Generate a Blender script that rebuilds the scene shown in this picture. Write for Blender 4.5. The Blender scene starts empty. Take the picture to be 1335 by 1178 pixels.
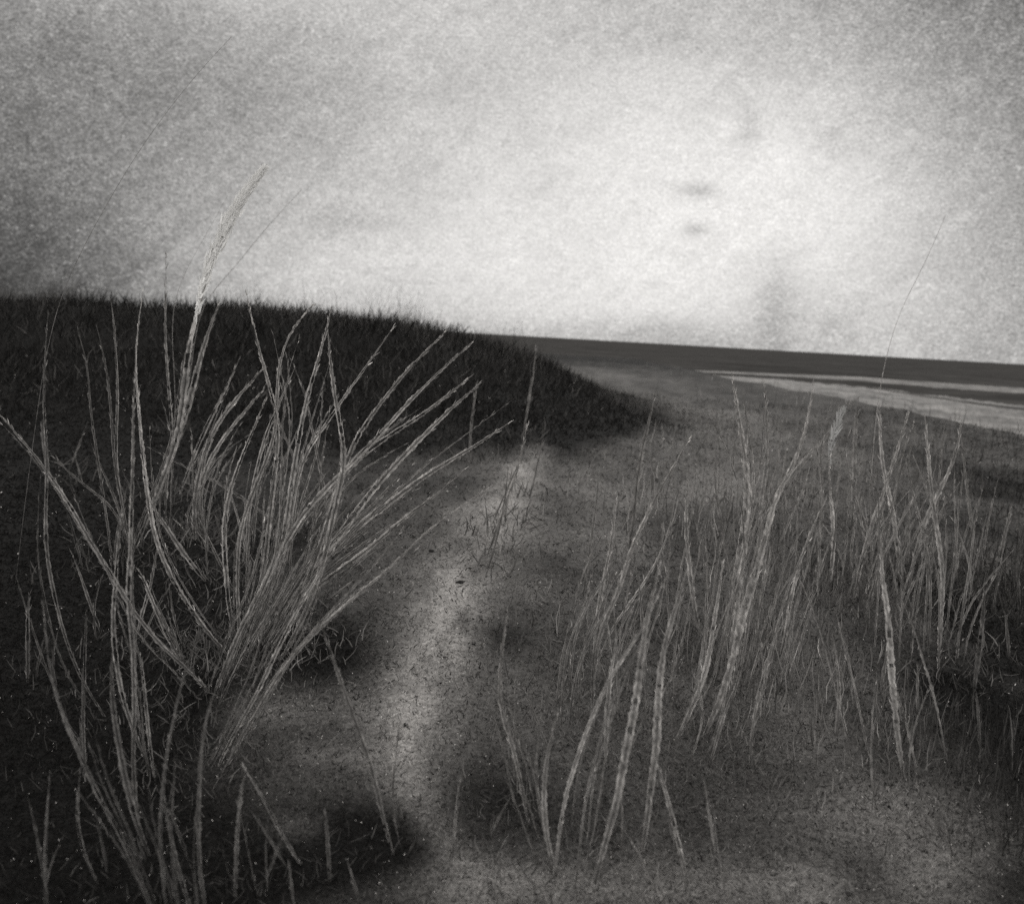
import bpy, math
import numpy as np
from mathutils import Matrix, Vector

rng = np.random.default_rng(7)
scene = bpy.context.scene
col = scene.collection

# ------------------------------------------------------------------ camera
PW, PH = 1335.0, 1178.0
FPX = 1432.0
CZ = 0.75
CAM = np.array([0.0, 0.0, CZ])
pitch, roll = math.radians(6.06), math.radians(3.26)
F = np.array([0, math.cos(pitch), -math.sin(pitch)])
R0 = np.array([1.0, 0, 0])
U0 = np.array([0, math.sin(pitch), math.cos(pitch)])
Rv = R0 * math.cos(roll) + U0 * math.sin(roll)
Uv = U0 * math.cos(roll) - R0 * math.sin(roll)
cam = bpy.data.cameras.new("camera")
cam.sensor_width = 36
cam.lens = 36 * FPX / PW
cam.clip_start = 0.05
cam.clip_end = 60000
cam.dof.use_dof = True
cam.dof.focus_distance = 2.6
cam.dof.aperture_fstop = 5.6
camo = bpy.data.objects.new("camera", cam)
col.objects.link(camo)
camo.matrix_world = Matrix(((Rv[0], Uv[0], -F[0], 0), (Rv[1], Uv[1], -F[1], 0), (Rv[2], Uv[2], -F[2], CZ), (0, 0, 0, 1)))
scene.camera = camo


def ray(px, py):
    px = np.asarray(px, float)
    py = np.asarray(py, float)
    d = F * FPX + (px - PW / 2)[..., None] * Rv - (py - PH / 2)[..., None] * Uv
    return d / np.linalg.norm(d, axis=-1, keepdims=True)


def project(P):
    v = np.asarray(P) - CAM
    z = v @ F
    z = np.where(z > 0.01, z, np.nan)
    return PW / 2 + FPX * (v @ Rv) / z, PH / 2 - FPX * (v @ Uv) / z


# ------------------------------------------------------------------ terrain
def hash2(ix, iy, s):
    h = (ix.astype(np.int64) * 374761393 + iy.astype(np.int64) * 668265263 + s * 1442695041) & 0x7FFFFFFF
    h = ((h ^ (h >> 13)) * 1274126177) & 0x7FFFFFFF
    return ((h ^ (h >> 16)) & 0xFFFF) / 65535.0


def vnoise(x, y, s=0):
    ix, iy = np.floor(x), np.floor(y)
    fx, fy = x - ix, y - iy
    fx, fy = fx * fx * (3 - 2 * fx), fy * fy * (3 - 2 * fy)
    a, b = hash2(ix, iy, s), hash2(ix + 1, iy, s)
    c, d = hash2(ix, iy + 1, s), hash2(ix + 1, iy + 1, s)
    return (a * (1 - fx) + b * fx) * (1 - fy) + (c * (1 - fx) + d * fx) * fy - 0.5


def sstep(a, b, x):
    t = np.clip((x - a) / (b - a), 0, 1)
    return t * t * (3 - 2 * t)


HX = np.array([-60, -20, -9, -6, -4.2, -2.9, -1.9, -1.1, -0.5, -0.13, 0.4, 1.0, 1.4, 1.8, 2.6])
HZ = np.array([.4, .62, .66, .70, .79, .82, .80, .74, .64, .55, .39, .19, .11, .05, .0])


def height(x, y):
    z = 0.035 * vnoise(x * 2.3, y * 2.3, 1) + 0.012 * vnoise(x * 7, y * 7, 2) + 0.10 * vnoise(x * .5 + 3, y * .5, 3)
    w = np.where(y < 11, 2.7, 3.6)
    m = np.interp(x + .25 * vnoise(y * .7, x * .2, 9), HX, HZ) * np.exp(-(((y - 11) / w) ** 2))
    z = z + m * (1 + .12 * vnoise(x * 1.1, y * 1.1, 5))
    e = x + 0.5 * vnoise(y * .15, x * .1, 6)
    z = z - 5.6 * sstep(5.25, 11, e) * sstep(-60, 4, y)
    z = z - 5.6 * sstep(50, 90, y) * (1 - sstep(5.25, 11, e))
    return np.where((z < -5.55) | (y > 90), -5.6, z)


def hit(px, py, far=60.0):
    d = ray(px, py)
    t = np.full(d.shape[:-1], 0.5)
    lo = t.copy()
    done = np.zeros(t.shape, bool)
    for k in range(420):
        P = CAM + d * t[..., None]
        below = P[..., 2] < height(P[..., 0], P[..., 1])
        done |= below
        lo = np.where(done, lo, t)
        t = np.where(done, t, t * 1.0125)
        if done.all():
            break
    hi = t
    for k in range(12):
        mid = (lo + hi) / 2
        P = CAM + d * mid[..., None]
        b = P[..., 2] < height(P[..., 0], P[..., 1])
        hi = np.where(b, mid, hi)
        lo = np.where(b, lo, mid)
    return CAM + d * hi[..., None], done & (hi < far)


# bare sand, dark humus and a painted vignette at the sides: patches lie on the ground where the photograph shows them
# (pixel used only to find the ground point; radius in metres across / along the view)
PATCH = [  # px, py, rx, ry, amount
    (500, 925, .10, .08, .16), (440, 985, .12, .05, .18), (390, 1080, .05, .06, .26), (350, 925, .12, .10, .26), (745, 700, .35, .45, .18),
    (790, 640, .5, .8, .12), (640, 1150, .14, .06, .20), (770, 1165, .2, .05, .20), (980, 1150, .25, .07, .30),
    (1080, 1170, .10, .05, .2), (1190, 1050, .20, .12, .34), (1220, 1130, .13, .07, .28), (1060, 880, .15, .35, .20), (1080, 960, .1, .12, .12),
    (960, 640, .30, .9, .20), (985, 760, .20, .4, .12), (1175, 790, .2, .3, .12), (1220, 700, .3, .7, .06),
    (840, 540, 1.2, 4., .34), (780, 490, 1.4, 8, .16), (1000, 540, 1.2, 3, .10), (900, 900, .2, .2, .08), (720, 900, .25, .3, .12), (700, 770, .2, .2, .12),
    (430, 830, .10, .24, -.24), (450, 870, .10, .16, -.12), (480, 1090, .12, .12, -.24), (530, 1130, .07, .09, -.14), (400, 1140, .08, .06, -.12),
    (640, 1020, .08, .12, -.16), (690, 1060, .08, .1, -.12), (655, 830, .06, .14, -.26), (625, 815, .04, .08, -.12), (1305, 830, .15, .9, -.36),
    (1320, 950, .15, .5, -.4), (1330, 1050, .12, .12, -.3), (1330, 640, .4, 3, -.18), (1130, 700, .14, .9, -.14), (1130, 960, .07, .3, -.16), (1285, 690, .2, 1.6, -.2), (1060, 720, .1, .8, -.1), (760, 890, .08, .08, -.12),  # right-edge entries paint the vignette into the ground tone
    (40, 900, .45, .6, -.34), (110, 1100, .25, .25, -.30), (300, 1120, .12, .14, -.12), (20, 700, .8, .9, -.35), (300, 640, 1.0, 1.0, -.08),  # left-edge entries paint the vignette on that side
    (1130, 1135, .05, .05, -.3), (1120, 1165, .05, .03, -.3), (1040, 1030, .12, .06, -.1), (1330, 1150, .08, .08, -.3),
]
PATH = np.array([(692, 580, 18, .24), (677, 620, 30, .52), (655, 670, 44, .54), (628, 720, 52, .56), (596, 780, 52, .64), (566, 835, 50, .72),
                 (540, 885, 50, .66), (518, 935, 54, .54), (510, 985, 50, .40), (520, 1040, 38, .34), (560, 1090, 32, .28), (612, 1150, 40, .2)], float)
pp, _ok = hit(PATH[:, 0], PATH[:, 1], 200)
po = np.argsort(pp[:, 1])
PY, PX, PWD, PAM = pp[po, 1], pp[po, 0], (PATH[:, 2] * pp[:, 1] / FPX)[po], PATH[po, 3]
pc, _ok = hit(np.array([p[0] for p in PATCH]), np.array([p[1] for p in PATCH]), 200)


def sand_vignette_mask(x, y):
    m = np.full(np.shape(x), 0.225)
    for (px, py, rx, ry, a), c in zip(PATCH, pc):
        wob = 1 + .5 * vnoise(x * 3.1, y * 3.1, 21)
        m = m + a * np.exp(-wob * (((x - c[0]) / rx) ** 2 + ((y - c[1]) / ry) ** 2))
    xc = np.interp(y, PY, PX) + .07 * vnoise(y * 2.1, y * 0 + 3, 17)
    am = np.interp(y, PY, PAM) * (1 - sstep(PY[-1], PY[-1] + 1.2, y))
    m = m + am * np.exp(-np.abs((x - xc) / np.interp(y, PY, PWD)) ** 1.7) * (1 + .8 * vnoise(x * 12, y * 3, 18) + .7 * vnoise(x * 31, y * 13, 19))
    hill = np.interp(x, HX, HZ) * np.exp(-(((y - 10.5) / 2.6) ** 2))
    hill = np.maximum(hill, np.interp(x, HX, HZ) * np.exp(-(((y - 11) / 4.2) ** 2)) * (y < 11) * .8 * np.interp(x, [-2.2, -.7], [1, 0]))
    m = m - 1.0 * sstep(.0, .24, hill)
    m = m - .22 * sstep(-.45, -1.2, x / np.maximum(y, .5) * 2.5)  # vignette falloff painted into the ground toward the left of view
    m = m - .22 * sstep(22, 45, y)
    m = m + .15 * vnoise(x * 5.1, y * 1.3, 11) + .13 * vnoise(x * 13, y * 4, 12) + .06 * vnoise(x * 1.7, y * .3, 13)
    return np.clip(m, 0.0, 1.0)


# ------------------------------------------------------------------ mesh helpers
def mesh_obj(name, verts, faces, mat, parent=None, tint=None, smooth=True):
    """faces: (n,3) or (n,4) int array"""
    verts = np.asarray(verts, np.float32)
    faces = np.asarray(faces, np.int32)
    me = bpy.data.meshes.new(name)
    me.vertices.add(len(verts))
    me.vertices.foreach_set("co", verts.ravel())
    n, k = faces.shape
    me.loops.add(n * k)
    me.loops.foreach_set("vertex_index", faces.ravel())
    me.polygons.add(n)
    me.polygons.foreach_set("loop_start", np.arange(0, n * k, k, dtype=np.int32))
    me.polygons.foreach_set("loop_total", np.full(n, k, np.int32))
    me.update(calc_edges=True)
    if smooth:
        me.polygons.foreach_set("use_smooth", np.ones(n, bool))
    if tint is not None:
        a = me.attributes.new("tint", 'FLOAT', 'POINT')
        a.data.foreach_set("value", np.asarray(tint, np.float32))
    me.materials.append(mat)
    o = bpy.data.objects.new(name, me)
    col.objects.link(o)
    if parent is not None:
        o.parent = parent
    return o


def nodes_of(m):
    m.use_nodes = True
    nt = m.node_tree
    nt.nodes.clear()
    return nt


def attr_material(name, rgb, rough=0.9, trans=0.0, noise=None, lo=None, bump=None, spec=0.1):
    """base colour = rgb * tint attribute * (procedural noise)"""
    m = bpy.data.materials.new(name)
    nt = nodes_of(m)
    N, L = nt.nodes, nt.links
    out = N.new("ShaderNodeOutputMaterial")
    at = N.new("ShaderNodeAttribute")
    at.attribute_name = "tint"
    fac = at.outputs["Fac"]
    tc = N.new("ShaderNodeTexCoord")
    if noise:
        for sc, dmin, dmax in noise:
            no = N.new("ShaderNodeTexNoise")
            no.inputs["Scale"].default_value = sc
            no.inputs["Detail"].default_value = 3
            no.inputs["Distortion"].default_value = 1.2
            L.new(tc.outputs["Object"], no.inputs["Vector"])
            mr = N.new("ShaderNodeMapRange")
            mr.inputs[1].default_value = .3
            mr.inputs[2].default_value = .7
            mr.inputs[3].default_value = dmin
            mr.inputs[4].default_value = dmax
            L.new(no.outputs["Fac"], mr.inputs[0])
            mu = N.new("ShaderNodeMath")
            mu.operation = 'MULTIPLY'
            L.new(fac, mu.inputs[0])
            L.new(mr.outputs[0], mu.inputs[1])
            fac = mu.outputs[0]
    mix = N.new("ShaderNodeVectorMath")
    mix.operation = 'SCALE'
    mix.inputs[0].default_value = rgb
    L.new(fac, mix.inputs["Scale"])
    bs = N.new("ShaderNodeBsdfPrincipled")
    bs.inputs["Roughness"].default_value = rough
    bs.inputs["Specular IOR Level"].default_value = spec
    L.new(mix.outputs[0], bs.inputs["Base Color"])
    if bump:
        bp = N.new("ShaderNodeBump")
        bp.inputs["Strength"].default_value = bump[1]
        bp.inputs["Distance"].default_value = bump[2]
        no = N.new("ShaderNodeTexNoise")
        no.inputs["Scale"].default_value = bump[0]
        no.inputs["Detail"].default_value = 6
        L.new(tc.outputs["Object"], no.inputs["Vector"])
        L.new(no.outputs["Fac"], bp.inputs["Height"])
        L.new(bp.outputs[0], bs.inputs["Normal"])
    sh = bs.outputs[0]
    if trans:
        tr = N.new("ShaderNodeBsdfTranslucent")
        L.new(mix.outputs[0], tr.inputs["Color"])
        ms = N.new("ShaderNodeMixShader")
        ms.inputs[0].default_value = trans
        L.new(sh, ms.inputs[1])
        L.new(tr.outputs[0], ms.inputs[2])
        sh = ms.outputs[0]
    L.new(sh, out.inputs["Surface"])
    return m


WARM = (1.0, .965, .93)


def warm(v):
    return tuple(v * c for c in WARM)


M_GROUND = attr_material("sandy_ground", warm(.62), 1.0, noise=[(38, .75, 1.25), (130, .6, 1.45)], bump=(60, .9, .012), spec=.05)
M_STRAW = attr_material("dry_straw", warm(.60), .85, trans=.4, noise=[(14, .7, 1.25), (420, .6, 1.35)], spec=.05)
M_PLUME = attr_material("seed_head", (.80, .795, .78), .85, trans=.08, spec=.05)
M_DARKSTEM = attr_material("dark_stem", warm(.30), .9, noise=[(80, .5, 1.5)], spec=.05)
M_LITTER = attr_material("dry_litter", warm(.55), .95, trans=.25, spec=.05)
M_GRASS = attr_material("dark_dune_grass", warm(.30), .9, trans=.3, spec=.05)
M_STONE = attr_material("dark_driftwood", warm(.02), .9, noise=[(90, .5, 1.5)], spec=.1)
M_SAND = attr_material("pale_wet_sand", warm(.155), .9, noise=[(.12, .6, 1.3), (.9, .6, 1.3)], spec=.1)
M_FOAM = attr_material("surf_foam", warm(.165), .9, noise=[(.15, .6, 1.2), (.8, .7, 1.25)], spec=.05)
M_SEA = attr_material("dark_sea", warm(.048), .9, noise=[(.02, .75, 1.3), (.11, .7, 1.3)], spec=0)

# ------------------------------------------------------------------ ground sheet
az = np.concatenate([np.linspace(-math.pi, -.80, 46)[:-1], np.linspace(-.80, .80, 560), np.linspace(.80, math.pi, 46)[1:]])
rr = np.concatenate([[0.02], np.geomspace(.35, 30000, 430)])
A, RR = np.meshgrid(az[:-1], rr, indexing='ij')
X, Y = RR * np.sin(A), RR * np.cos(A)
Z = height(X, Y)
na, nr = X.shape
V = np.stack([X, Y, Z], -1).reshape(-1, 3)
i0 = np.arange(na)[:, None]
j0 = np.arange(nr - 1)[None, :]
i1 = (i0 + 1) % na
FQ = np.stack([i0 * nr + j0, i0 * nr + j0 + 1, i1 * nr + j0 + 1, i1 * nr + j0], -1).reshape(-1, 4)
mask = sand_vignette_mask(X, Y).reshape(-1)
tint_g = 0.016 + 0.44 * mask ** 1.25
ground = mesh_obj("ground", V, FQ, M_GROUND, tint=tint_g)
ground["kind"] = "structure"
ground["label"] = "sandy dune ground with bare pale patches and dark mossy hollows, darkened as a vignette at the sides"

# ------------------------------------------------------------------ sea, surf and sand bar
SEA = -5.0
sea_r = np.geomspace(30, 40000, 90)
sea_a = np.linspace(-1.5, 1.5, 120)
A, RR = np.meshgrid(sea_a, sea_r, indexing='ij')
V = np.stack([RR * np.sin(A), RR * np.cos(A), np.full(A.shape, SEA)], -1)
na, nr = A.shape
i0 = np.arange(na - 1)[:, None]
j0 = np.arange(nr - 1)[None, :]
FQ = np.stack([i0 * nr + j0, (i0 + 1) * nr + j0, (i0 + 1) * nr + j0 + 1, i0 * nr + j0 + 1], -1).reshape(-1, 4)
sea = mesh_obj("sea", V.reshape(-1, 3), FQ, M_SEA, tint=np.ones(na * nr))
sea["kind"] = "structure"
sea["label"] = "dark flat sea below the far horizon"


def sea_point(px, py):
    d = ray(px, py)
    return CAM + d * ((SEA - CZ) / d[..., 2])[..., None]


def sea_strip(name, xs, top, bot, mat, hgt, seed):
    """a long low bank between two lines on the water"""
    n, k = 1300, 17
    t = np.linspace(xs[0], xs[-1], n)
    P0 = sea_point(t, np.interp(t, xs, top))
    P1 = sea_point(t, np.interp(t, xs, bot))
    u = np.linspace(0, 1, k)[None, :, None]
    jit = (vnoise(t * .09, t * 0, seed) * .5 + vnoise(t * .33, t * 0, seed + 1) * .22)[:, None]
    jit2 = (vnoise(t * .09, t * 0, seed + 2) * .5 + vnoise(t * .33, t * 0, seed + 3) * .22)[:, None]
    D = P1 - P0
    Q0, Q1 = P0 + D * jit * .22, P1 + D * jit2 * .22
    V = Q0[:, None] * (1 - u) + Q1[:, None] * u
    V[..., 2] = SEA - .05 + (hgt + .05) * np.sin(np.linspace(0, math.pi, k))[None, :] * (.8 + .5 * vnoise(V[..., 0] * .2, V[..., 1] * .2, seed + 5))
    i = np.arange(n - 1)[:, None]
    j = np.arange(k - 1)[None, :]
    FQ = np.stack([i * k + j, i * k + j + 1, (i + 1) * k + j + 1, (i + 1) * k + j], -1).reshape(-1, 4)
    tint = np.clip(1 + .7 * vnoise(t[:, None] * .04, np.arange(k)[None, :] * .9, seed + 7) + .9 * vnoise(t[:, None] * .02, np.arange(k)[None, :] * 2.7, seed + 8) + .5 * vnoise(t[:, None] * .3, np.arange(k)[None, :] * 1.7, seed + 9), .2, 2).reshape(-1)
    return mesh_obj(name, V.reshape(-1, 3), FQ, mat, tint=tint)


s = sea_strip("surf", [840, 900, 1020, 1122, 1173, 1224, 1320, 1700], [479.5, 482, 487, 490.5, 494.5, 498, 504, 529],
              [480.5, 484.5, 491, 497.5, 502, 507, 513, 541], M_FOAM, .12, 40)
s["kind"] = "stuff"
s["label"] = "thin pale line of surf on the dark water"
s = sea_strip("sandbank", [870, 940, 1020, 1122, 1198, 1275, 1320, 1700], [486, 489, 494, 502.5, 511, 519.5, 524.5, 556],
              [488, 498, 512, 532, 556, 574, 586, 680], M_SAND, .18, 60)
s["kind"] = "structure"
s["label"] = "broad pale wet sandbank curving beside the dunes"
s = sea_strip("tide_channel", [1130, 1200, 1275, 1320, 1700], [505.5, 515.5, 526, 531, 566],
              [506, 517.5, 529, 534.5, 572], M_SEA, .30, 80)
s["kind"] = "structure"

# ------------------------------------------------------------------ grass stalks
# each stalk: (width px, kind, points from foot to tip in the photograph) - the foot finds its ground point,
# the stalk then rises from there with its own lean toward or away from the viewer
S = 's'   # straw leaf / stalk
H = 'h'   # stalk ending in a pale feathery head
D = 'd'   # thin dark stem
T = 't'   # faint thin stem
TUFTS = [
 ("pale marram grass clump at the left fanning wide over the dark slope to its right", [
  (10, S, [(302,860),(287,843),(271,825),(251,797),(231,766),(213,733),(204,709),(196,674),(192,643),(187,600),(183,556),(180,518),(176,480),(177,455),(181,416),(186,380)]),
  (10, S, [(278,905),(290,878),(312,822),(327,794),(339,776),(352,745),(366,715),(373,692),(376,658),(383,612),(390,569),(395,539),(400,518),(409,488),(422,444),(432,400)]),
  (9, S, [(305,852),(325,800),(338,774),(345,740),(349,704),(352,671),(357,630),(361,595),(365,560),(359,528),(350,500),(339,460),(330,424),(322,385)]),
  (7, S, [(312,850),(311,800),(309,765),(310,724),(312,691),(322,663),(332,635),(340,615),(350,595),(359,575),(362,540),(360,500),(366,460),(376,434),(388,416),(406,399)]),
  (6, S, [(325,760),(322,700),(325,655),(336,605),(340,590),(347,560),(358,540),(373,505),(385,478)]),
  (9, S, [(305,830),(299,802),(297,776),(294,747),(293,722),(290,696),(293,668),(298,643),(304,623),(312,602),(322,578),(338,543),(346,520)]),
  (6, S, [(236,640),(246,610),(256,588),(265,563),(276,541),(292,513),(306,483),(313,465)]),
  (8, S, [(254,705),(251,668),(255,638),(261,612),(267,589),(269,572),(281,556),(297,533),(315,510),(335,490),(342,482)]),
  (7, S, [(267,692),(259,668),(260,638),(262,612),(274,595),(288,578),(297,561),(309,546),(327,528),(343,508)]),
  (10, S, [(365,862),(376,840),(388,822),(399,797),(411,766),(421,738),(427,709),(432,684),(437,658),(444,633),(451,607),(451,593),(446,568),(438,527),(432,489),(428,435),(427,425)]),
  (6, S, [(350,790),(372,720),(380,670),(388,625),(399,585),(421,561),(444,523),(466,494),(484,468),(512,428)]),
  (9, S, [(345,850),(370,820),(395,770),(415,720),(430,670),(445,620),(459,580),(479,547),(502,519),(527,486),(555,458),(583,430)]),
  (10, S, [(305,850),(325,805),(345,760),(363,724),(386,684),(404,658),(444,618),(461,601),(481,583),(502,558),(527,530),(553,504),(578,479),(615,447)]),
  (8, S, [(404,690),(420,660),(444,625),(460,602),(484,583),(512,563),(535,552),(558,535),(573,524),(612,492)]),
  (12, S, [(335,846),(365,800),(388,761),(404,736),(429,715),(451,687),(471,657),(487,637),(507,614),(527,593),(550,570),(573,547),(594,527),(628,498)]),
  (11, S, [(360,815),(390,770),(415,737),(455,695),(479,675),(502,659),(527,642),(543,626),(568,611),(594,596),(617,583),(637,570),(662,552)]),
  (12, S, [(330,842),(343,827),(353,817),(373,799),(394,779),(416,761),(439,746),(470,723),(500,700),(527,672),(553,657),(578,639),(605,612)]),
  (9, S, [(295,1000),(309,970),(325,945),(345,910),(366,873),(383,853),(404,830),(429,807),(450,789),(470,769),(500,748),(538,710),(568,682),(611,652),(642,634)]),
  (7, S, [(283,1002),(300,963),(318,935),(340,895),(360,850),(385,800),(405,765),(425,735),(440,705)]),
  (4, T, [(372,690),(338,664),(327,656),(300,637),(275,625),(244,610),(222,598),(193,583)]),
  (4, T, [(430,700),(424,640),(412,590),(404,540),(396,505),(380,470)]),
  (4, T, [(408,660),(395,625),(380,590),(368,560),(356,530)]),
  (5, T, [(378,760),(380,700),(386,650),(392,610),(402,575),(424,545),(440,520)]),
  (5, T, [(330,720),(332,675),(336,640),(345,605),(350,570),(352,545)]),
  (4, T, [(320,740),(318,690),(320,640),(328,600)]),
  (5, T, [(372,830),(386,780),(400,740),(420,700),(436,660),(446,640)]),
  (5, T, [(440,760),(455,740),(480,722),(505,705)]),
  (5, T, [(428,782),(448,768),(470,748)]),
  (5, T, [(300,760),(285,730),(270,700),(262,680)]),
  (4, T, [(318,860),(332,830),(352,795),(378,748),(398,716)]),
  (5, T, [(350,840),(372,800),(395,775),(420,748),(455,722),(500,690),(540,664)]),
  (5, T, [(446,700),(470,680),(500,655),(530,628),(560,600)]),
  (4, T, [(378,700),(388,660),(410,640),(430,610)]),
 ]),
 ("tall upright grass tuft at far left, one stem bending right under a pale feathery head", [
  (4, T, [(168,722),(163,691),(153,663),(141,650),(120,640),(100,628),(83,608),(65,590)]),
  (4, T, [(146,742),(144,714),(141,689),(136,653),(130,617),(125,582),(117,531),(116,493),(116,470),(107,455),(100,425)]),
  (5, S, [(170,722),(159,653),(154,638),(151,607),(151,569),(154,518),(151,455),(147,429),(153,411),(143,386)]),
  (8, S, [(178,1030),(172,1000),(176,930),(174,891),(173,858),(176,832),(166,800),(167,761),(169,735),(171,696),(171,646),(174,612),(173,582),(174,531),(175,500)]),
  (8, S, [(190,990),(176,957),(163,924),(155,888),(149,845),(146,802),(151,761),(152,725),(157,684),(162,655)]),
  (12, H, [(172,722),(191,681),(204,643),(222,600),(230,575),(238,535),(243,475),(251,429),(260,399),(266,365),(275,337),(288,308),(305,274),(323,247),(338,228)]),
  (11, S, [(205,652),(218,615),(227,582),(242,541),(252,505),(265,450),(275,424),(284,398)]),
  (6, S, [(216,690),(215,655),(217,620),(226,580),(223,540),(219,495),(216,455),(215,416),(216,378),(216,332)]),
  (1.0, D, [(205,650),(217,610),(228,560),(228,500),(224,440),(226,395),(239,358),(265,312),(294,261),(302,245)]),
  (1.0, D, [(240,560),(250,470),(264,395),(294,363),(330,318),(358,284),(376,266),(393,248)]),
  (6, S, [(203,1020),(197,990),(191,929),(188,899),(186,863),(178,837),(170,820)]),
  (7, S, [(275,905),(255,882),(237,863),(219,853),(204,835),(183,809),(165,784),(150,756),(132,728),(113,700),(95,662),(75,635),(58,608),(42,590),(20,563),(-4,536)]),
  (7, S, [(238,864),(225,845),(208,808),(200,786),(190,760),(180,740)]),
  (6, S, [(178,832),(182,805),(194,775),(202,745),(203,720)]),
  (8, S, [(270,760),(255,742),(234,715),(216,685),(205,668),(196,655)]),
  (3, T, [(92,610),(98,590),(105,570),(113,553)]),
  (3, T, [(108,632),(103,610),(99,598)]),
  (4, T, [(150,742),(148,712),(153,690),(157,670)]),
 ]),
 ("dim grass tuft at the left edge with bent stems over dark ground", [
  (6, S, [(138,935),(125,916),(109,893),(102,876),(88,843),(80,815),(71,776),(64,746),(59,700),(60,650),(62,600),(58,555),(57,500),(62,415)]),
  (7, S, [(64,625),(61,600),(57,575),(54,552)]),
  (1.0, D, [(20,760),(40,600),(65,440),(100,340),(178,202),(250,105),(302,48)]),
  (6, S, [(132,826),(118,790),(108,760),(102,735),(94,722)]),
  (5, T, [(108,745),(100,705),(92,680),(85,660)]),
  (7, S, [(36,890),(37,860),(36,830),(34,805),(38,775)]),
  (5, T, [(112,905),(107,888),(112,853),(110,832),(113,797)]),
 ]),
 ("dark bottom left grass tuft, many crossing stems rising past the lower edge", [
  (8, S, [(204,1200),(196,1178),(188,1161),(176,1133),(166,1105),(153,1079),(135,1051),(122,1026),(109,993),(99,970),(84,942),(74,906),(66,878),(61,843),(59,802),(56,788)]),
  (6, S, [(112,1005),(109,980),(108,942),(109,903),(107,870)]),
  (6, S, [(128,1152),(125,1145),(113,1127),(107,1107),(101,1082),(97,1056),(104,1031),(104,1008)]),
  (5, S, [(62,1190),(61,1163),(57,1133),(59,1102),(61,1069),(62,1036),(66,1003)]),
  (11, S, [(195,1117),(192,1105),(183,1089),(176,1069),(169,1041),(163,1015),(157,985),(154,962),(150,944),(146,916),(145,880),(146,850)]),
  (8, S, [(218,1192),(214,1163),(211,1133),(208,1094),(209,1056),(213,1031),(214,1010),(216,980),(224,954),(230,916),(239,878),(253,843),(257,833)]),
  (7, S, [(252,1195),(244,1168),(234,1143),(227,1115),(224,1089),(216,1061),(213,1035)]),
  (5, T, [(246,1122),(239,1102),(229,1072),(219,1051)]),
  (9, S, [(270,1195),(262,1153),(260,1120),(258,1082),(260,1031),(262,980),(267,942),(275,909),(290,880)]),
  (7, S, [(182,1085),(176,1041),(174,1010),(173,980),(171,954),(178,940)]),
  (5, T, [(258,1190),(254,1150),(250,1130)]),
  (5, T, [(140,1140),(136,1110),(130,1080),(124,1060)]),
  (5, T, [(190,1125),(186,1105),(178,1090)]),
 ]),
 ("short pale blades at bottom left of centre leaning over a dark hollow", [
  (9, S, [(514,1115),(507,1097),(497,1056),(491,1026),(487,1005),(477,977),(466,949),(454,916),(441,878),(430,845),(420,818)]),
  (7, S, [(392,1128),(377,1102),(362,1079),(349,1051),(337,1028),(321,1005),(316,996)]),
  (8, S, [(307,1172),(307,1148),(307,1120),(310,1087),(311,1056),(314,1021),(319,1006)]),
  (8, T, [(430,1150),(428,1107),(426,1077),(424,1055)]),
  (6, T, [(345,1150),(352,1130),(366,1100),(372,1075)]),
  (5, T, [(470,1180),(462,1150),(452,1120)]),
  (5, T, [(384,1190),(380,1150),(376,1120)]),
 ]),
 ("single small pale grass sprig on the sand in the middle beneath the hill", [
  (8, S, [(636,722),(648,690),(660,649),(672,625),(680,590),(687,556)]),
  (4, T, [(690,650),(700,610),(708,572)]),
  (4, T, [(665,680),(655,700),(662,640),(668,610)]),
  (4, T, [(612,600),(613,557),(619,520),(622,500)]),
  (4, T, [(682,570),(690,520),(697,470),(700,448)]),
 ]),
 ("short grass tuft at bottom centre with two splayed stems", [
  (8, S, [(690,1078),(684,1049),(675,998),(665,960),(648,915),(652,880),(655,835),(662,798)]),
  (9, S, [(726,1142),(716,1110),(712,1087),(708,1054),(709,1023),(710,998),(716,970),(723,944),(727,932)]),
  (5, T, [(672,1020),(668,980),(672,940),(670,900),(673,870)]),
  (5, T, [(718,985),(704,950),(692,915),(682,895)]),
  (5, T, [(590,1120),(594,1060),(600,1015)]),
  (5, T, [(640,1090),(650,1060),(668,1035)]),
 ]),
 ("dense pale grass clump right of centre with thick parallel stems", [
  (7, S, [(722,1145),(728,1100),(731,1069),(736,1038),(746,1008),(756,977),(766,947),(779,916),(793,888),(801,868),(819,850),(834,826),(849,793),(866,758)]),
  (8, S, [(789,1000),(790,960),(792,920),(795,885),(801,848),(803,835)]),
  (10, S, [(772,932),(774,872),(778,836),(793,796),(805,780),(811,757),(817,732),(826,704),(839,681),(852,653),(865,630),(882,600),(901,569)]),
  (9, T, [(820,720),(826,684),(829,638),(834,597),(842,567),(853,518)]),
  (7, S, [(774,872),(777,806),(786,763),(791,735),(800,699),(801,663),(803,645)]),
  (6, S, [(780,862),(795,822),(802,807),(819,791),(839,760),(862,724),(872,699),(877,668),(880,652)]),
  (14, S, [(775,1152),(784,1120),(792,1084),(803,1055),(810,1015),(812,994),(819,964),(826,933),(831,903),(835,867),(839,831),(845,798),(854,765),(860,738)]),
  (13, S, [(838,1112),(845,1060),(849,1017),(854,994),(857,969),(857,933),(859,897),(862,862),(867,834),(875,811),(888,768),(896,742)]),
  (8, S, [(897,1155),(892,1127),(884,1098),(874,1054),(861,1007),(855,985)]),
  (8, S, [(913,832),(908,806),(901,765),(898,724),(893,691),(895,645),(897,628)]),
  (5, T, [(812,850),(822,820),(838,780),(842,740)]),
  (5, T, [(870,760),(862,730),(858,700),(866,670)]),
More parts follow.
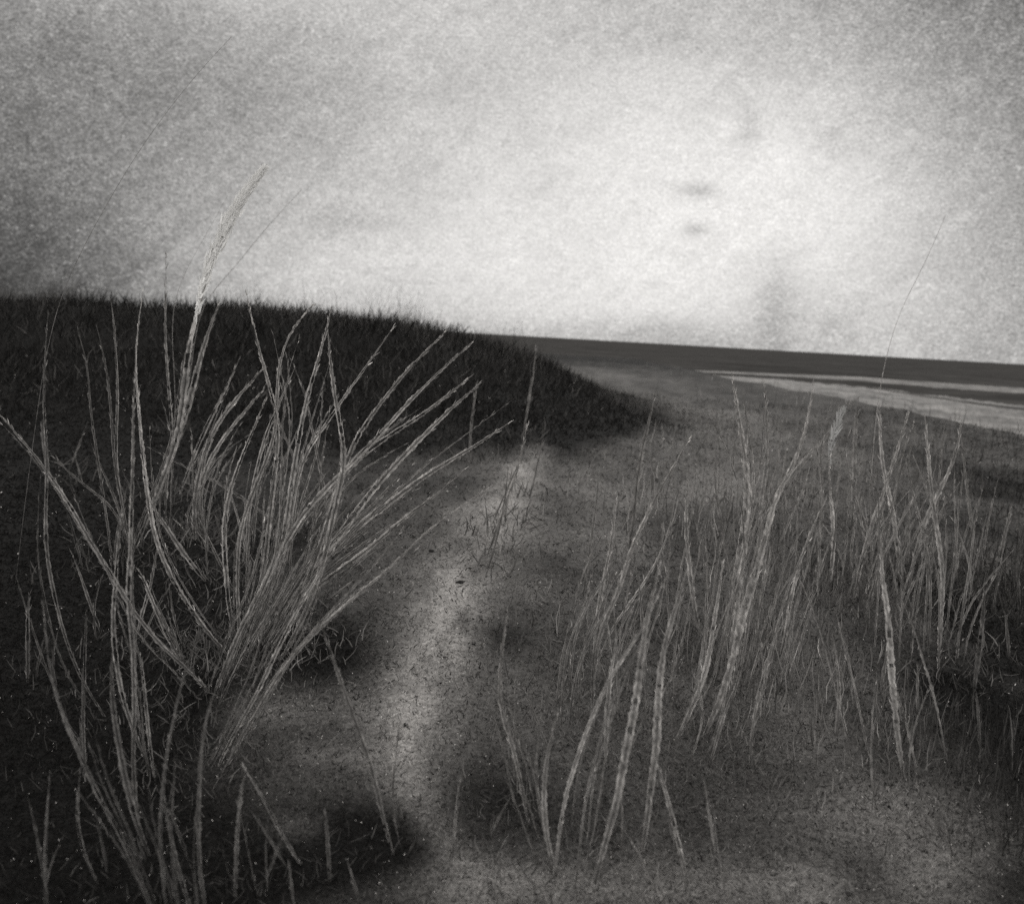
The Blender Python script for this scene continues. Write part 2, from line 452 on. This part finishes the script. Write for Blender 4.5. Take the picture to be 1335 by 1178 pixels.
  (5, T, [(760,780),(768,720),(778,660),(780,620)]),
  (4, T, [(921,836),(903,813),(885,788),(876,770)]),
 ]),
 ("hazy upright grass clump right of the middle with broad soft stems under the sandbank", [
  (9, S, [(880,967),(887,951),(903,923),(916,890),(923,867),(926,839),(931,811),(938,768),(942,735)]),
  (12, S, [(940,850),(950,810),(957,775),(962,730),(970,690),(974,658),(975,623),(972,595),(966,564),(959,518),(954,486)]),
  (10, S, [(948,880),(956,830),(962,780),(966,740),(976,690),(982,650),(983,610),(980,580)]),
  (13, S, [(916,962),(928,938),(941,908),(951,877),(959,844),(966,811),(975,775),(988,742),(994,714),(1001,689),(1006,663),(1015,635),(1030,615),(1050,592),(1062,583)]),
  (7, S, [(1006,665),(1015,638),(1038,600),(1048,572),(1054,541),(1060,503)]),
  (7, T, [(990,740),(992,684),(989,648),(1001,618),(1000,587),(1000,546),(997,500)]),
  (5, T, [(1012,650),(1018,620),(1022,602),(1028,572)]),
  (7, S, [(1020,872),(1023,831),(1028,796),(1033,768),(1040,745),(1048,714),(1058,686),(1071,666),(1076,652)]),
  (6, T, [(978,1000),(980,950),(990,900),(1005,850),(1018,800)]),
  (6, T, [(925,1000),(935,960),(948,920),(960,890)]),
  (6, T, [(945,700),(935,660),(930,620),(934,580)]),
  (5, T, [(960,760),(975,800),(986,780),(1000,740),(1010,700)]),
 ]),
 ("sparse grass tuft at right whose tallest bright stem reaches down to a pale patch", [
  (9, H, [(1082,765),(1088,700),(1082,640),(1080,605),(1080,587),(1085,565),(1095,544)]),
  (10, T, [(1110,690),(1113,633),(1114,597),(1114,567),(1119,519)]),
  (8, S, [(1176,765),(1169,712),(1168,689),(1163,661),(1157,638),(1151,613),(1147,572),(1147,530)]),
  (7, S, [(1112,787),(1119,750),(1127,712),(1137,684),(1146,658),(1155,633),(1164,605),(1173,580),(1180,551),(1184,538)]),
  (11, S, [(1179,1018),(1175,1002),(1171,967),(1167,927),(1164,890),(1159,855),(1162,831),(1158,807),(1155,783),(1150,751),(1147,720),(1149,698)]),
  (6, T, [(1147,905),(1150,880),(1155,860),(1160,835)]),
  (6, T, [(1060,770),(1070,745),(1080,715),(1086,690)]),
  (6, T, [(1090,960),(1095,920),(1094,880),(1088,840)]),
  (1.0, D, [(1130,700),(1145,520),(1170,415),(1205,345),(1233,280)]),
 ]),
 ("thin forked grass tuft near the right edge, stems crossing in a narrow X", [
  (8, S, [(1223,872),(1225,847),(1226,809),(1230,772),(1228,730),(1221,689),(1216,658),(1213,628),(1210,592),(1207,557),(1206,542)]),
  (7, S, [(1185,760),(1195,710),(1208,674),(1219,648),(1231,633),(1241,605),(1252,582),(1253,548)]),
  (6, T, [(1272,735),(1268,689),(1264,658),(1258,628),(1257,592),(1252,560)]),
  (5, T, [(1183,740),(1185,709),(1185,681),(1185,650)]),
  (5, T, [(1196,930),(1195,895),(1197,865)]),
 ]),
 ("faint dim grass tuft against the dark right edge", [
  (7, S, [(1297,765),(1300,737),(1308,707),(1313,684),(1318,662)]),
  (9, T, [(1269,905),(1277,847),(1283,793),(1284,770)]),
  (6, T, [(1316,860),(1313,820),(1310,795)]),
  (5, T, [(1278,980),(1276,940),(1273,900)]),
  (5, T, [(1330,800),(1326,750),(1328,700)]),
 ]),
]


def catmull(P, step):
    P = np.asarray(P, float)
    Q = np.vstack([2 * P[0] - P[1], P, 2 * P[-1] - P[-2]])
    out = []
    for i in range(1, len(Q) - 2):
        n = max(2, int(np.linalg.norm(Q[i + 1] - Q[i]) / step))
        t = np.linspace(0, 1, n, endpoint=False)[:, None]
        a, b, c, d = Q[i - 1], Q[i], Q[i + 1], Q[i + 2]
        out.append(.5 * (2 * b + (c - a) * t + (2 * a - 5 * b + 4 * c - d) * t ** 2 + (3 * b - a - 3 * c + d) * t ** 3))
    out.append(P[-1:])
    return np.vstack(out)


def ribbon_frame(C3):
    Tn = np.gradient(C3, axis=0)
    Tn /= np.linalg.norm(Tn, axis=1, keepdims=True) + 1e-9
    view = C3 - CAM
    view /= np.linalg.norm(view, axis=1, keepdims=True)
    B = np.cross(Tn, view)
    B /= np.linalg.norm(B, axis=1, keepdims=True) + 1e-9
    Nn = np.cross(B, Tn)
    return Tn, B, Nn


def fibres(P0, dirs, side, length, width, tint, bend=None):
    """many short bent ribbons: three cross-sections each; returns verts, faces, tint"""
    n = len(P0)
    if bend is None:
        bend = np.zeros((n, 3))
    L3 = length[:, None]
    Cs = [P0, P0 + dirs * L3 * .5 + bend * L3 * .5, P0 + dirs * L3 + bend * L3 * .2]
    ws = [width, width * .85, width * .25]
    V = np.empty((n, 6, 3))
    for k in range(3):
        V[:, 2 * k] = Cs[k] - side * (ws[k] / 2)[:, None]
        V[:, 2 * k + 1] = Cs[k] + side * (ws[k] / 2)[:, None]
    b = (np.arange(n) * 6)[:, None]
    Fq = np.concatenate([b + np.array([[0, 1, 3, 2]]), b + np.array([[2, 3, 5, 4]])], 0)
    return V.reshape(-1, 3), Fq, np.repeat(tint, 6)


def rand_unit(n):
    v = rng.normal(size=(n, 3))
    return v / np.linalg.norm(v, axis=1, keepdims=True)


def build_stalk(w, kind, pts, dim, root_loc, parent, core=.2):
    C = catmull(pts, 4.5)
    n = len(C)
    for _ in range(60):     # the blades are smooth springy arcs
        C[1:-1] += .5 * (.5 * (C[:-2] + C[2:]) - C[1:-1])
    foot, ok = hit(np.array([pts[0][0]]), np.array([pts[0][1]]))
    y0 = foot[0][1]
    arc = np.concatenate([[0], np.cumsum(np.linalg.norm(np.diff(C, axis=0), axis=1))])
    t = arc / arc[-1]
    lm = arc[-1] * y0 / FPX
    lean = (.16 if kind == H else rng.uniform(-.22, .22)) * lm
    yy = y0 + lean * t ** 1.6 + .02 * np.sin(t * rng.uniform(2, 5) + rng.uniform(0, 6)) * t
    d = ray(C[:, 0], C[:, 1])
    P = CAM + d * (yy / d[:, 1])[:, None]
    sub = P[0] + np.array([0, .01, -.05])
    P = np.vstack([sub, P])
    t = np.concatenate([[0], t])
    yy = np.concatenate([[y0], yy])
    n += 1
    Tn, B, Nn = ribbon_frame(P)
    tw = rng.uniform(-.6, .6) + rng.uniform(-1.0, 1.0) * t
    Bt = B * np.cos(tw)[:, None] + Nn * np.sin(tw)[:, None]
    Nt = Nn * np.cos(tw)[:, None] - B * np.sin(tw)[:, None]
    prof = np.interp(t, [0, .12, .45, .8, 1], [.35, .75, 1, .62, .10])
    if kind == D:
        prof = np.interp(t, [0, .5, 1], [1, .9, .5])
    wm = .96 * w * prof * yy / FPX * (.86 + .3 * (rng.random(n) - .5))
    if kind == H:
        wm = wm * np.interp(t, [.5, .6], [1, .6])
    k = 5
    u = np.array([-.5, -.3, 0, .3, .5])
    ridge = np.array([.0, -.22, .10, -.22, .0])
    V = P[:, None] + Bt[:, None] * (u[None, :, None] * wm[:, None, None]) + Nt[:, None] * (ridge[None, :, None] * wm[:, None, None])
    V += rng.normal(size=V.shape) * (wm * .035)[:, None, None]
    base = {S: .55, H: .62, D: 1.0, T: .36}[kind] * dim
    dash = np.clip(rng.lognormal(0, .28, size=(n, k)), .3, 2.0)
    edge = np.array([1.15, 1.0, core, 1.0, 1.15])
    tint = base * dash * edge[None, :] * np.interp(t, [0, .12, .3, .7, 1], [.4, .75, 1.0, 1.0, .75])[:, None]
    if kind == H:
        tint = np.where((t > .55)[:, None], (.8 if n > 100 else .45), tint)
    i = np.arange(n - 1)[:, None]
    j = np.arange(k - 1)[None, :]
    Fq = np.stack([i * k + j, i * k + j + 1, (i + 1) * k + j + 1, (i + 1) * k + j], -1).reshape(-1, 4)
    if kind != D:           # old leaves are split along the middle
        gap = vnoise(np.arange(n - 1) * .23, np.full(n - 1, rng.uniform(0, 900)), 5) + .10 * rng.normal(size=n - 1) > (.2 if core < .4 else .32)
        gap[:2] = False
        keepf = np.ones((n - 1, k - 1), bool)
        keepf[gap, 1] = False
        keepf[gap, 2] = False
        Fq = Fq[keepf.reshape(-1)]
    Vs, Fs, Ts = [V.reshape(-1, 3)], [Fq], [tint.reshape(-1)]
    # fine hairs and frayed sheath edges
    if kind != D:
        nh = int(n * (1.6 if w > 6 else .5))
        ii = rng.integers(1, n, nh)
        sd = rng.choice([-1, 1], nh)[:, None]
        dirs = Tn[ii] * rng.uniform(.7, 1.2, (nh, 1)) + sd * Bt[ii] * rng.uniform(.03, .22, (nh, 1)) + .12 * rand_unit(nh)
        dirs /= np.linalg.norm(dirs, axis=1, keepdims=True)
        ln = rng.uniform(3, 10, nh) * yy[ii] / FPX
        wd = rng.uniform(.7, 1.3, nh) * yy[ii] / FPX
        v, f, tt = fibres(P[ii] + sd * Bt[ii] * (wm[ii] * .4)[:, None], dirs, B[ii], ln, wd, base * rng.lognormal(0, .4, nh), .15 * rand_unit(nh))
        Fs.append(f + sum(map(len, Vs)))
        Vs.append(v)
        Ts.append(tt)
    mat = {S: M_STRAW, H: M_STRAW, D: M_DARKSTEM, T: M_STRAW}[kind]
    V = np.vstack(Vs) - root_loc
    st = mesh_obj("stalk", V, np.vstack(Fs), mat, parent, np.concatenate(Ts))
    if kind == H:
        st["label"] = "stalk ending in a pale feathery seed head"
        s0 = .55 if n > 100 else .68
        nh = 1700 if n > 100 else 160
        tt = s0 + (1 - s0) * np.sqrt(rng.beta(1.6, 1.3, nh))
        ii = np.clip(np.searchsorted(t, tt), 1, n - 1)
        hw = np.interp(tt, [s0, s0 + .22, .9, 1], [.15, .75, .5, .08])
        sd = rng.normal(size=(nh, 1))
        dirs = Tn[ii] + .35 * rand_unit(nh)
        dirs /= np.linalg.norm(dirs, axis=1, keepdims=True)
        px = yy[ii] / FPX
        pos = P[ii] + B[ii] * (sd * (hw * w * .34 * px)[:, None]) + Nn[ii] * (rng.normal(size=(nh, 1)) * (hw * w * .3 * px)[:, None])
        v, f, ti = fibres(pos, dirs, B[ii], rng.uniform(6, 20, nh) * px, rng.uniform(1.2, 2.6, nh) * px, (1.0 if n > 100 else .42) * rng.uniform(.8, 1.0, nh))
        mesh_obj("seed_head", v - root_loc, f, M_PLUME, st, ti)
    return foot[0]


DIMS = [1.06, .82, .55, .50, .62, .95, .8, 1.0, 1.1, 1.05, .95, .6]  # tint multiplier per tuft, lowest for the left-edge ones
FILL = [62, 16, 5, 12, 4, 3, 6, 38, 44, 34, 26, 12]
SPREAD = [7, 7, 7, 7, 7, 7, 12, 34, 40, 48, 36, 24]
CORE = [.22, .22, .25, .25, .35, .5, .45, .45, .6, .6, .6, .6]
def filler(stalks, count, spread):
    """thinner blades growing between the main stalks of a tuft"""
    pool = [p for w_, k_, p in stalks if k_ in (S, H) and len(p) > 4]
    out = []
    for _ in range(count):
        a_, b_ = rng.integers(0, len(pool), 2)
        A_, B_ = catmull(pool[a_], 5), catmull(pool[b_], 5)
        tt_ = np.linspace(0, 1, 9)
        f_ = rng.uniform(0, 1)
        top = rng.uniform(.35, .95)
        qa = np.stack([np.interp(tt_ * top * (len(A_) - 1), np.arange(len(A_)), A_[:, c]) for c in (0, 1)], 1)
        qb = np.stack([np.interp(tt_ * top * (len(B_) - 1), np.arange(len(B_)), B_[:, c]) for c in (0, 1)], 1)
        if np.abs(qa[0] - qb[0]).max() > 130:
            f_ = rng.uniform(-.08, .08)
        q = qa * (1 - f_) + qb * f_ + rng.normal(size=2) * np.array([spread, min(spread, 22)]) + (tt_[:, None] ** 2) * rng.normal(size=2) * np.array([26, 8]) + rng.normal(size=(9, 2)) * .9
        out.append((rng.uniform(2.4, 5), T, [tuple(v) for v in q]))
    return out


for (label, stalks), dim, nfill, core, spread in zip(TUFTS, DIMS, FILL, CORE, SPREAD):
    stalks = stalks + filler(stalks, nfill, spread)
    feet, okk = hit(np.array([s[2][0][0] for s in stalks], float), np.array([s[2][0][1] for s in stalks], float))
    root = np.median(feet, axis=0)
    root[2] = height(root[0:1], root[1:2])[0]
    e = bpy.data.objects.new("marram_grass_tuft", None)
    e.empty_display_size = .1
    e.location = root
    col.objects.link(e)
    e["label"] = label
    e["category"] = "grass tuft"
    e["group"] = "marram grass tufts on the dune"
    for w, kind, pts in stalks:
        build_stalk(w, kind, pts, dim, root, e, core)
    # thatch of dead leaves gathered round the feet
    nf = 18 * len(stalks)
    ii = rng.integers(0, len(stalks), nf)
    P0 = feet[ii] + np.stack([rng.normal(size=nf) * .09, rng.normal(size=nf) * .11, np.zeros(nf)], 1)
    P0[:, 2] = height(P0[:, 0], P0[:, 1]) + .002
    dirs = rand_unit(nf)
    dirs[:, 2] = np.abs(dirs[:, 2]) * 1.2 + .25
    dirs[:, 1] *= .6
    dirs /= np.linalg.norm(dirs, axis=1, keepdims=True)
    side = np.cross(dirs, P0 - CAM)
    side /= np.linalg.norm(side, axis=1, keepdims=True)
    v, f, tt = fibres(P0, dirs, side, rng.uniform(7, 30, nf) * P0[:, 1] / FPX, rng.uniform(.9, 1.8, nf) * P0[:, 1] / FPX, dim * .15 * rng.lognormal(0, .4, nf), .25 * rand_unit(nf))
    th = mesh_obj("thatch", v - root, f, M_STRAW, e, tt)
    th["kind"] = "stuff"

# ------------------------------------------------------------------ litter lying over the ground (uncountable)
n = 270000
px, py = rng.uniform(-260, PW + 260, n), rng.uniform(455, PH + 160, n)
P0, ok = hit(px, py, 16)
P0 = P0[ok]
n = len(P0)
r = np.linalg.norm(P0[:, :2], axis=1)
m = sand_vignette_mask(P0[:, 0], P0[:, 1])
a = rng.uniform(0, 2 * math.pi, n)
dirs = np.stack([np.cos(a), np.sin(a) * 1.5, rng.uniform(-.05, 1.0, n)], 1)
dirs /= np.linalg.norm(dirs, axis=1, keepdims=True)
side = np.cross(dirs, P0 - CAM)
side /= np.linalg.norm(side, axis=1, keepdims=True)
sc = (r / 2.5) ** .85
ln = np.minimum(rng.gamma(5, .0020, n), .019) * sc
wd = rng.uniform(.0012, .0026, n) * sc
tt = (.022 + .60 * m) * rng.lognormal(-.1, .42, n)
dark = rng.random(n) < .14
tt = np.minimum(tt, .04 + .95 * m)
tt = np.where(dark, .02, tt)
bright = rng.random(n) < .012
tt = np.where(bright, 1.4, tt)
ln = np.where(bright, ln * .25, ln)
bend = 1.1 * np.cross(dirs, rand_unit(n))
P0[:, 2] += .0015
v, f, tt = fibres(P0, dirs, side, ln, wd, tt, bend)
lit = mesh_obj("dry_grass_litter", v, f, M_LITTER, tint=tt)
lit["kind"] = "stuff"
lit["label"] = "short dry fibres and flecks scattered over the dune sand"

# ------------------------------------------------------------------ dark grass covering the hill
n = 70000
x = rng.uniform(-13, 3.0, n)
y = rng.uniform(6.2, 14.5, n)
hill = np.interp(x, HX, HZ) * np.exp(-(((y - 10.8) / 3.0) ** 2))
keep = rng.random(n) < sstep(.0, .12, hill)
x, y, hill = x[keep], y[keep], hill[keep]
n = len(x)
P0 = np.stack([x, y, height(x, y) - .005], 1)
dirs = np.stack([rng.normal(.08, .6, n), rng.normal(0, .6, n), np.ones(n)], 1)
dirs /= np.linalg.norm(dirs, axis=1, keepdims=True)
side = np.cross(dirs, P0 - CAM)
side /= np.linalg.norm(side, axis=1, keepdims=True)
clump = .5 + vnoise(x * 1.6, y * 1.6, 31) + .4 * vnoise(x * 4, y * 4, 32)
ln = rng.uniform(.03, .17, n) * np.clip(.5 + clump, .3, 1.5) * sstep(-.05, .45, hill)
wd = rng.uniform(.003, .009, n)
tt = .088 * rng.lognormal(0, .7, n) * np.clip(.6 + .8 * vnoise(x * .9, y * .9, 33), .3, 1.4)
v, f, tt = fibres(P0, dirs, side, ln, wd, tt, .35 * rand_unit(n))
g = mesh_obj("dune_grass", v, f, M_GRASS, tint=tt)
g["kind"] = "stuff"
g["label"] = "dark short grass covering the low hill at left"

# a thin fringe of longer blades along the hill's crest
n = 50000
x = rng.uniform(-13, 2.2, n)
y = rng.normal(11.2, .8, n)
P0 = np.stack([x, y, height(x, y) - .005], 1)
dirs = np.stack([rng.normal(.12, .35, n), rng.normal(0, .35, n), np.ones(n)], 1)
dirs /= np.linalg.norm(dirs, axis=1, keepdims=True)
side = np.cross(dirs, P0 - CAM)
side /= np.linalg.norm(side, axis=1, keepdims=True)
ln = np.minimum(rng.exponential(.13, n), .55) * np.clip(.8 + 1.4 * vnoise(x * 1.7, y * .5, 71), .2, 2) * np.interp(x, [-1, 2.2], [1, .25])
tt = .22 * rng.lognormal(0, .5, n)
v, f, tt = fibres(P0, dirs, side, ln, rng.uniform(.0010, .0020, n), tt, .4 * rand_unit(n))
g = mesh_obj("crest_grass", v, f, M_GRASS, tint=tt)
g["kind"] = "stuff"
g["label"] = "fuzzy fringe of longer grass along the crest of the hill"

# low pale grass growing on the right-hand dune
n = 26000
px, py = rng.uniform(640, PW + 260, n), rng.uniform(470, 1120, n)
P0, ok = hit(px, py, 40)
ok &= P0[:, 2] > -.6
hill = np.interp(P0[:, 0], HX, HZ) * np.exp(-(((P0[:, 1] - 10.8) / 2.7) ** 2))
cl = .5 + 1.3 * vnoise(P0[:, 0] * 3.2, P0[:, 1] * 1.2, 51)
ok &= (hill < .05) & (rng.random(n) < np.clip(cl, 0, 1) * np.interp(px, [640, 820, 980, 1400], [.02, .2, .7, .8]))
P0, cl, pxk = P0[ok], cl[ok], px[ok]
n = len(P0)
r = np.linalg.norm(P0[:, :2], axis=1)
dirs = np.stack([rng.normal(.03, .16, n), rng.normal(0, .16, n), np.ones(n)], 1)
dirs /= np.linalg.norm(dirs, axis=1, keepdims=True)
side = np.cross(dirs, P0 - CAM)
side /= np.linalg.norm(side, axis=1, keepdims=True)
ln = rng.uniform(.02, .13, n) * (r / 3) ** .4 * np.clip(cl + .3, .4, 1.3)
wd = rng.uniform(.001, .0026, n) * (r / 2.5) ** .6
tt = .52 * rng.lognormal(-.2, .5, n) * np.interp(pxk, [1130, 1290], [1, .25])  # blades tinted darker toward the right edge of view, continuing the painted vignette
v, f, tt = fibres(P0, dirs, side, ln, wd, tt, .25 * rand_unit(n))
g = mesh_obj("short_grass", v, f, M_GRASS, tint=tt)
g["kind"] = "stuff"
g["label"] = "faint low upright grass over the right hand dune"

# ------------------------------------------------------------------ dark fragments on the sand
def fragment(px, py, size, label, seed):
    P, ok = hit(np.array([float(px)]), np.array([float(py)]))
    P = P[0]
    r2 = np.random.default_rng(seed)
    nu, nv = 14, 8
    u = np.linspace(0, 2 * math.pi, nu, endpoint=False)
    vv = np.linspace(-math.pi / 2, math.pi / 2, nv)
    U, W = np.meshgrid(u, vv, indexing='ij')
    spike = 1 + .55 * np.sin(U * 3 + seed) * np.cos(W) + .25 * np.sin(U * 5 + 2 * seed)
    R = size * spike * (1 + .12 * r2.normal(size=U.shape))
    V = np.stack([R * 1.5 * np.cos(U) * np.cos(W), R * np.sin(U) * np.cos(W), size * .8 * np.sin(W)], -1)
    i = np.arange(nu)[:, None]
    j = np.arange(nv - 1)[None, :]
    i1 = (i + 1) % nu
    Fq = np.stack([i * nv + j, i1 * nv + j, i1 * nv + j + 1, i * nv + j + 1], -1).reshape(-1, 4)
    o = mesh_obj("driftwood_fragment", V.reshape(-1, 3), Fq, M_STONE, tint=np.ones(nu * nv))
    o.location = (P[0], P[1], P[2] + size * .3)
    o.rotation_euler = (0, 0, seed)
    o["label"] = label
    o["category"] = "debris"
    o["group"] = "dark fragments on the sand"


fragment(600, 760, .0075, "dark jagged debris fragment on the palest sand left of centre", 1)
fragment(529, 946, .0045, "small round dark crumb on pale sand low in the middle", 2)
fragment(563, 719, .0065, "long dark scrap on grey sand just above the jagged fragment", 3)

# ------------------------------------------------------------------ sky, sun
w = bpy.data.worlds.new("World")
scene.world = w
w.use_nodes = True
nt = w.node_tree
nt.nodes.clear()
N, L = nt.nodes, nt.links
SUN_EL, SUN_AZ = math.radians(24), math.radians(10)


def val(x):
    return x


def math_node(op, a, b=None, c=None):
    nd = N.new("ShaderNodeMath")
    nd.operation = op
    for k, s in enumerate((a, b, c)):
        if s is None:
            continue
        if isinstance(s, (int, float)):
            nd.inputs[k].default_value = s
        else:
            L.new(s, nd.inputs[k])
    return nd.outputs[0]


tc = N.new("ShaderNodeTexCoord")
sep = N.new("ShaderNodeSeparateXYZ")
L.new(tc.outputs["Generated"], sep.inputs[0])
az_s = math_node('ARCTAN2', sep.outputs[0], sep.outputs[1])
el_s = math_node('ARCSINE', sep.outputs[2])

# brightness of the overcast: smooth lobes of thicker and thinner cloud, vignette corners included, fitted to the photograph
gx = [0, 220, 440, 660, 880, 1100, 1335]
gy = [20, 120, 220, 320, 390]
gs = [[132, 162, 184, 194, 188, 166, 120], [118, 140, 174, 202, 211, 194, 142], [100, 134, 182, 212, 226, 214, 152],
      [84, 158, 202, 219, 231, 224, 166], [64, 142, 200, 218, 220, 214, 166]]
GX, GY = np.meshgrid(gx, gy)
d = ray(GX.ravel(), GY.ravel())
AZ = np.arctan2(d[:, 0], d[:, 1])
EL = np.arcsin(d[:, 2])
sr = np.array(gs).ravel() / 255.0
lin = np.where(sr < .04045, sr / 12.92, ((sr + .055) / 1.055) ** 2.4)
LOG0 = math.log(.40)
GAIN = .05
yv = np.log(lin) - LOG0
cen = [(a_, e_) for a_ in np.linspace(-.48, .48, 6) for e_ in (0.0, .10, .20, .32)]
SX, SY = .17, .10
G = np.stack([np.exp(-((AZ - a_) / SX) ** 2 - ((EL - e_) / SY) ** 2) for a_, e_ in cen], 1)
amp = np.linalg.solve(G.T @ G + .006 * np.eye(len(cen)), G.T @ yv)
log_l = None
for (a_, e_), am in zip(cen, amp):
    if abs(am) < .01:
        continue
    p = math_node('MULTIPLY', math_node('SUBTRACT', az_s, float(a_)), 1 / SX)
    q = math_node('MULTIPLY', math_node('SUBTRACT', el_s, float(e_)), 1 / SY)
    s2 = math_node('MULTIPLY_ADD', p, p, math_node('MULTIPLY', q, q))
    gg = math_node('MULTIPLY', math_node('EXPONENT', math_node('MULTIPLY', s2, -1.0)), float(am))
    log_l = gg if log_l is None else math_node('ADD', log_l, gg)
# small darker wisps of cloud
for px, py, sx, sy, am in [(910, 248, 22, 9, -.36), (907, 300, 17, 8, -.34), (975, 165, 16, 26, -.22), (1010, 405, 30, 60, -.42), (1085, 420, 40, 40, -.18),
                           (450, 285, 45, 18, -.12), (1080, 185, 22, 18, -.16), (650, 320, 60, 60, .10), (260, 330, 40, 30, .15), (300, 30, 160, 12, -.10), (870, 55, 130, 16, -.09), (500, 440, 420, 34, -.3), (880, 440, 120, 22, -.35)]:
    dd = ray(np.array([px]), np.array([py]))[0]
    a_, e_ = math.atan2(dd[0], dd[1]), math.asin(dd[2])
    p = math_node('MULTIPLY', math_node('SUBTRACT', az_s, a_), FPX / sx)
    q = math_node('MULTIPLY', math_node('SUBTRACT', el_s, e_), FPX / sy)
    s2 = math_node('MULTIPLY_ADD', p, p, math_node('MULTIPLY', q, q))
    log_l = math_node('ADD', log_l, math_node('MULTIPLY', math_node('EXPONENT', math_node('MULTIPLY', s2, -1.0)), am))
# cloud texture at several sizes
sky_v = N.new("ShaderNodeCombineXYZ")
L.new(az_s, sky_v.inputs[0])
L.new(math_node('MULTIPLY', el_s, 1.6), sky_v.inputs[1])


def cloud(scale, amt, detail, dist, seed):
    no = N.new("ShaderNodeTexNoise")
    no.inputs["Scale"].default_value = scale
    no.inputs["Detail"].default_value = detail
    no.inputs["Distortion"].default_value = dist
    mp = N.new("ShaderNodeMapping")
    mp.inputs["Location"].default_value = (seed, seed * .7, 0)
    L.new(sky_v.outputs[0], mp.inputs["Vector"])
    L.new(mp.outputs[0], no.inputs["Vector"])
    return math_node('MULTIPLY', math_node('SUBTRACT', no.outputs["Fac"], .5), amt)


fine = math_node('ADD', math_node('ADD', cloud(28, .7, 4, .8, 1.3), cloud(95, 1.2, 3, 1.5, 4.1)),
                 math_node('ADD', cloud(230, 2.3, 2, 1.8, 8.2), cloud(520, 3.2, 1, 1.0, 3.7)))
# thin streaks drawn out along the wind, from low on the left to high on the right
st = N.new("ShaderNodeTexNoise")
st.inputs["Scale"].default_value = 1.0
st.inputs["Detail"].default_value = 4
mp = N.new("ShaderNodeMapping")
mp.vector_type = 'TEXTURE'
mp.inputs["Rotation"].default_value = (0, 0, math.radians(56))
mp.inputs["Scale"].default_value = (.16, .016, 1)
L.new(sky_v.outputs[0], mp.inputs["Vector"])
L.new(mp.outputs[0], st.inputs["Vector"])
fine = math_node('ADD', fine, math_node('MULTIPLY', math_node('SUBTRACT', st.outputs["Fac"], .5), .75))
# texture is stronger in the thicker darker cloud
damp = N.new("ShaderNodeMapRange")
L.new(log_l, damp.inputs[0])
damp.inputs[1].default_value = -1.4
damp.inputs[2].default_value = .55
damp.inputs[3].default_value = 1.15
damp.inputs[4].default_value = .26
log_l = math_node('MULTIPLY_ADD', fine, damp.outputs[0], log_l)
log_l = math_node('ADD', log_l, cloud(9, .30, 4, .4, 2.2))
lum = math_node('EXPONENT', math_node('ADD', log_l, LOG0 + GAIN))
# unseen sky overhead and behind the viewer brightened as added fill for stalk fronts
back = N.new("ShaderNodeMapRange")
L.new(sep.outputs[1], back.inputs[0])
back.inputs[1].default_value = .70
back.inputs[2].default_value = -.2
back.inputs[3].default_value = 1.0
back.inputs[4].default_value = 3.4
lum = math_node('MULTIPLY', lum, back.outputs[0])

sky = N.new("ShaderNodeTexSky")
sky.sky_type = 'NISHITA'
sky.sun_disc = False
sky.sun_elevation = SUN_EL
sky.sun_rotation = SUN_AZ
bw = N.new("ShaderNodeRGBToBW")
L.new(sky.outputs[0], bw.inputs[0])
STR = .1
tot = math_node('ADD', math_node('MULTIPLY', lum, .97 / STR), math_node('MULTIPLY', math_node('MINIMUM', bw.outputs[0], 8.0), .03))
comb = N.new("ShaderNodeVectorMath")
comb.operation = 'SCALE'
comb.inputs[0].default_value = (1.0, .982, .958)
L.new(tot, comb.inputs["Scale"])
bg = N.new("ShaderNodeBackground")
bg.inputs["Strength"].default_value = STR
L.new(comb.outputs[0], bg.inputs["Color"])
out = N.new("ShaderNodeOutputWorld")
L.new(bg.outputs[0], out.inputs[0])

sl = bpy.data.lights.new("sun", 'SUN')
sl.energy = 1.2
sl.angle = math.radians(20)
sl.color = (1, .98, .95)
so = bpy.data.objects.new("sun", sl)
col.objects.link(so)
sd = Vector((math.sin(SUN_AZ) * math.cos(SUN_EL), math.cos(SUN_AZ) * math.cos(SUN_EL), math.sin(SUN_EL)))
so.rotation_euler = (-sd).to_track_quat('-Z', 'Y').to_euler()

scene.view_settings.view_transform = 'Standard'
scene.view_settings.look = 'None'
scene.view_settings.exposure = 0
scene.view_settings.gamma = 1
scene.cycles.use_denoising = False
scene.cycles.max_bounces = 4
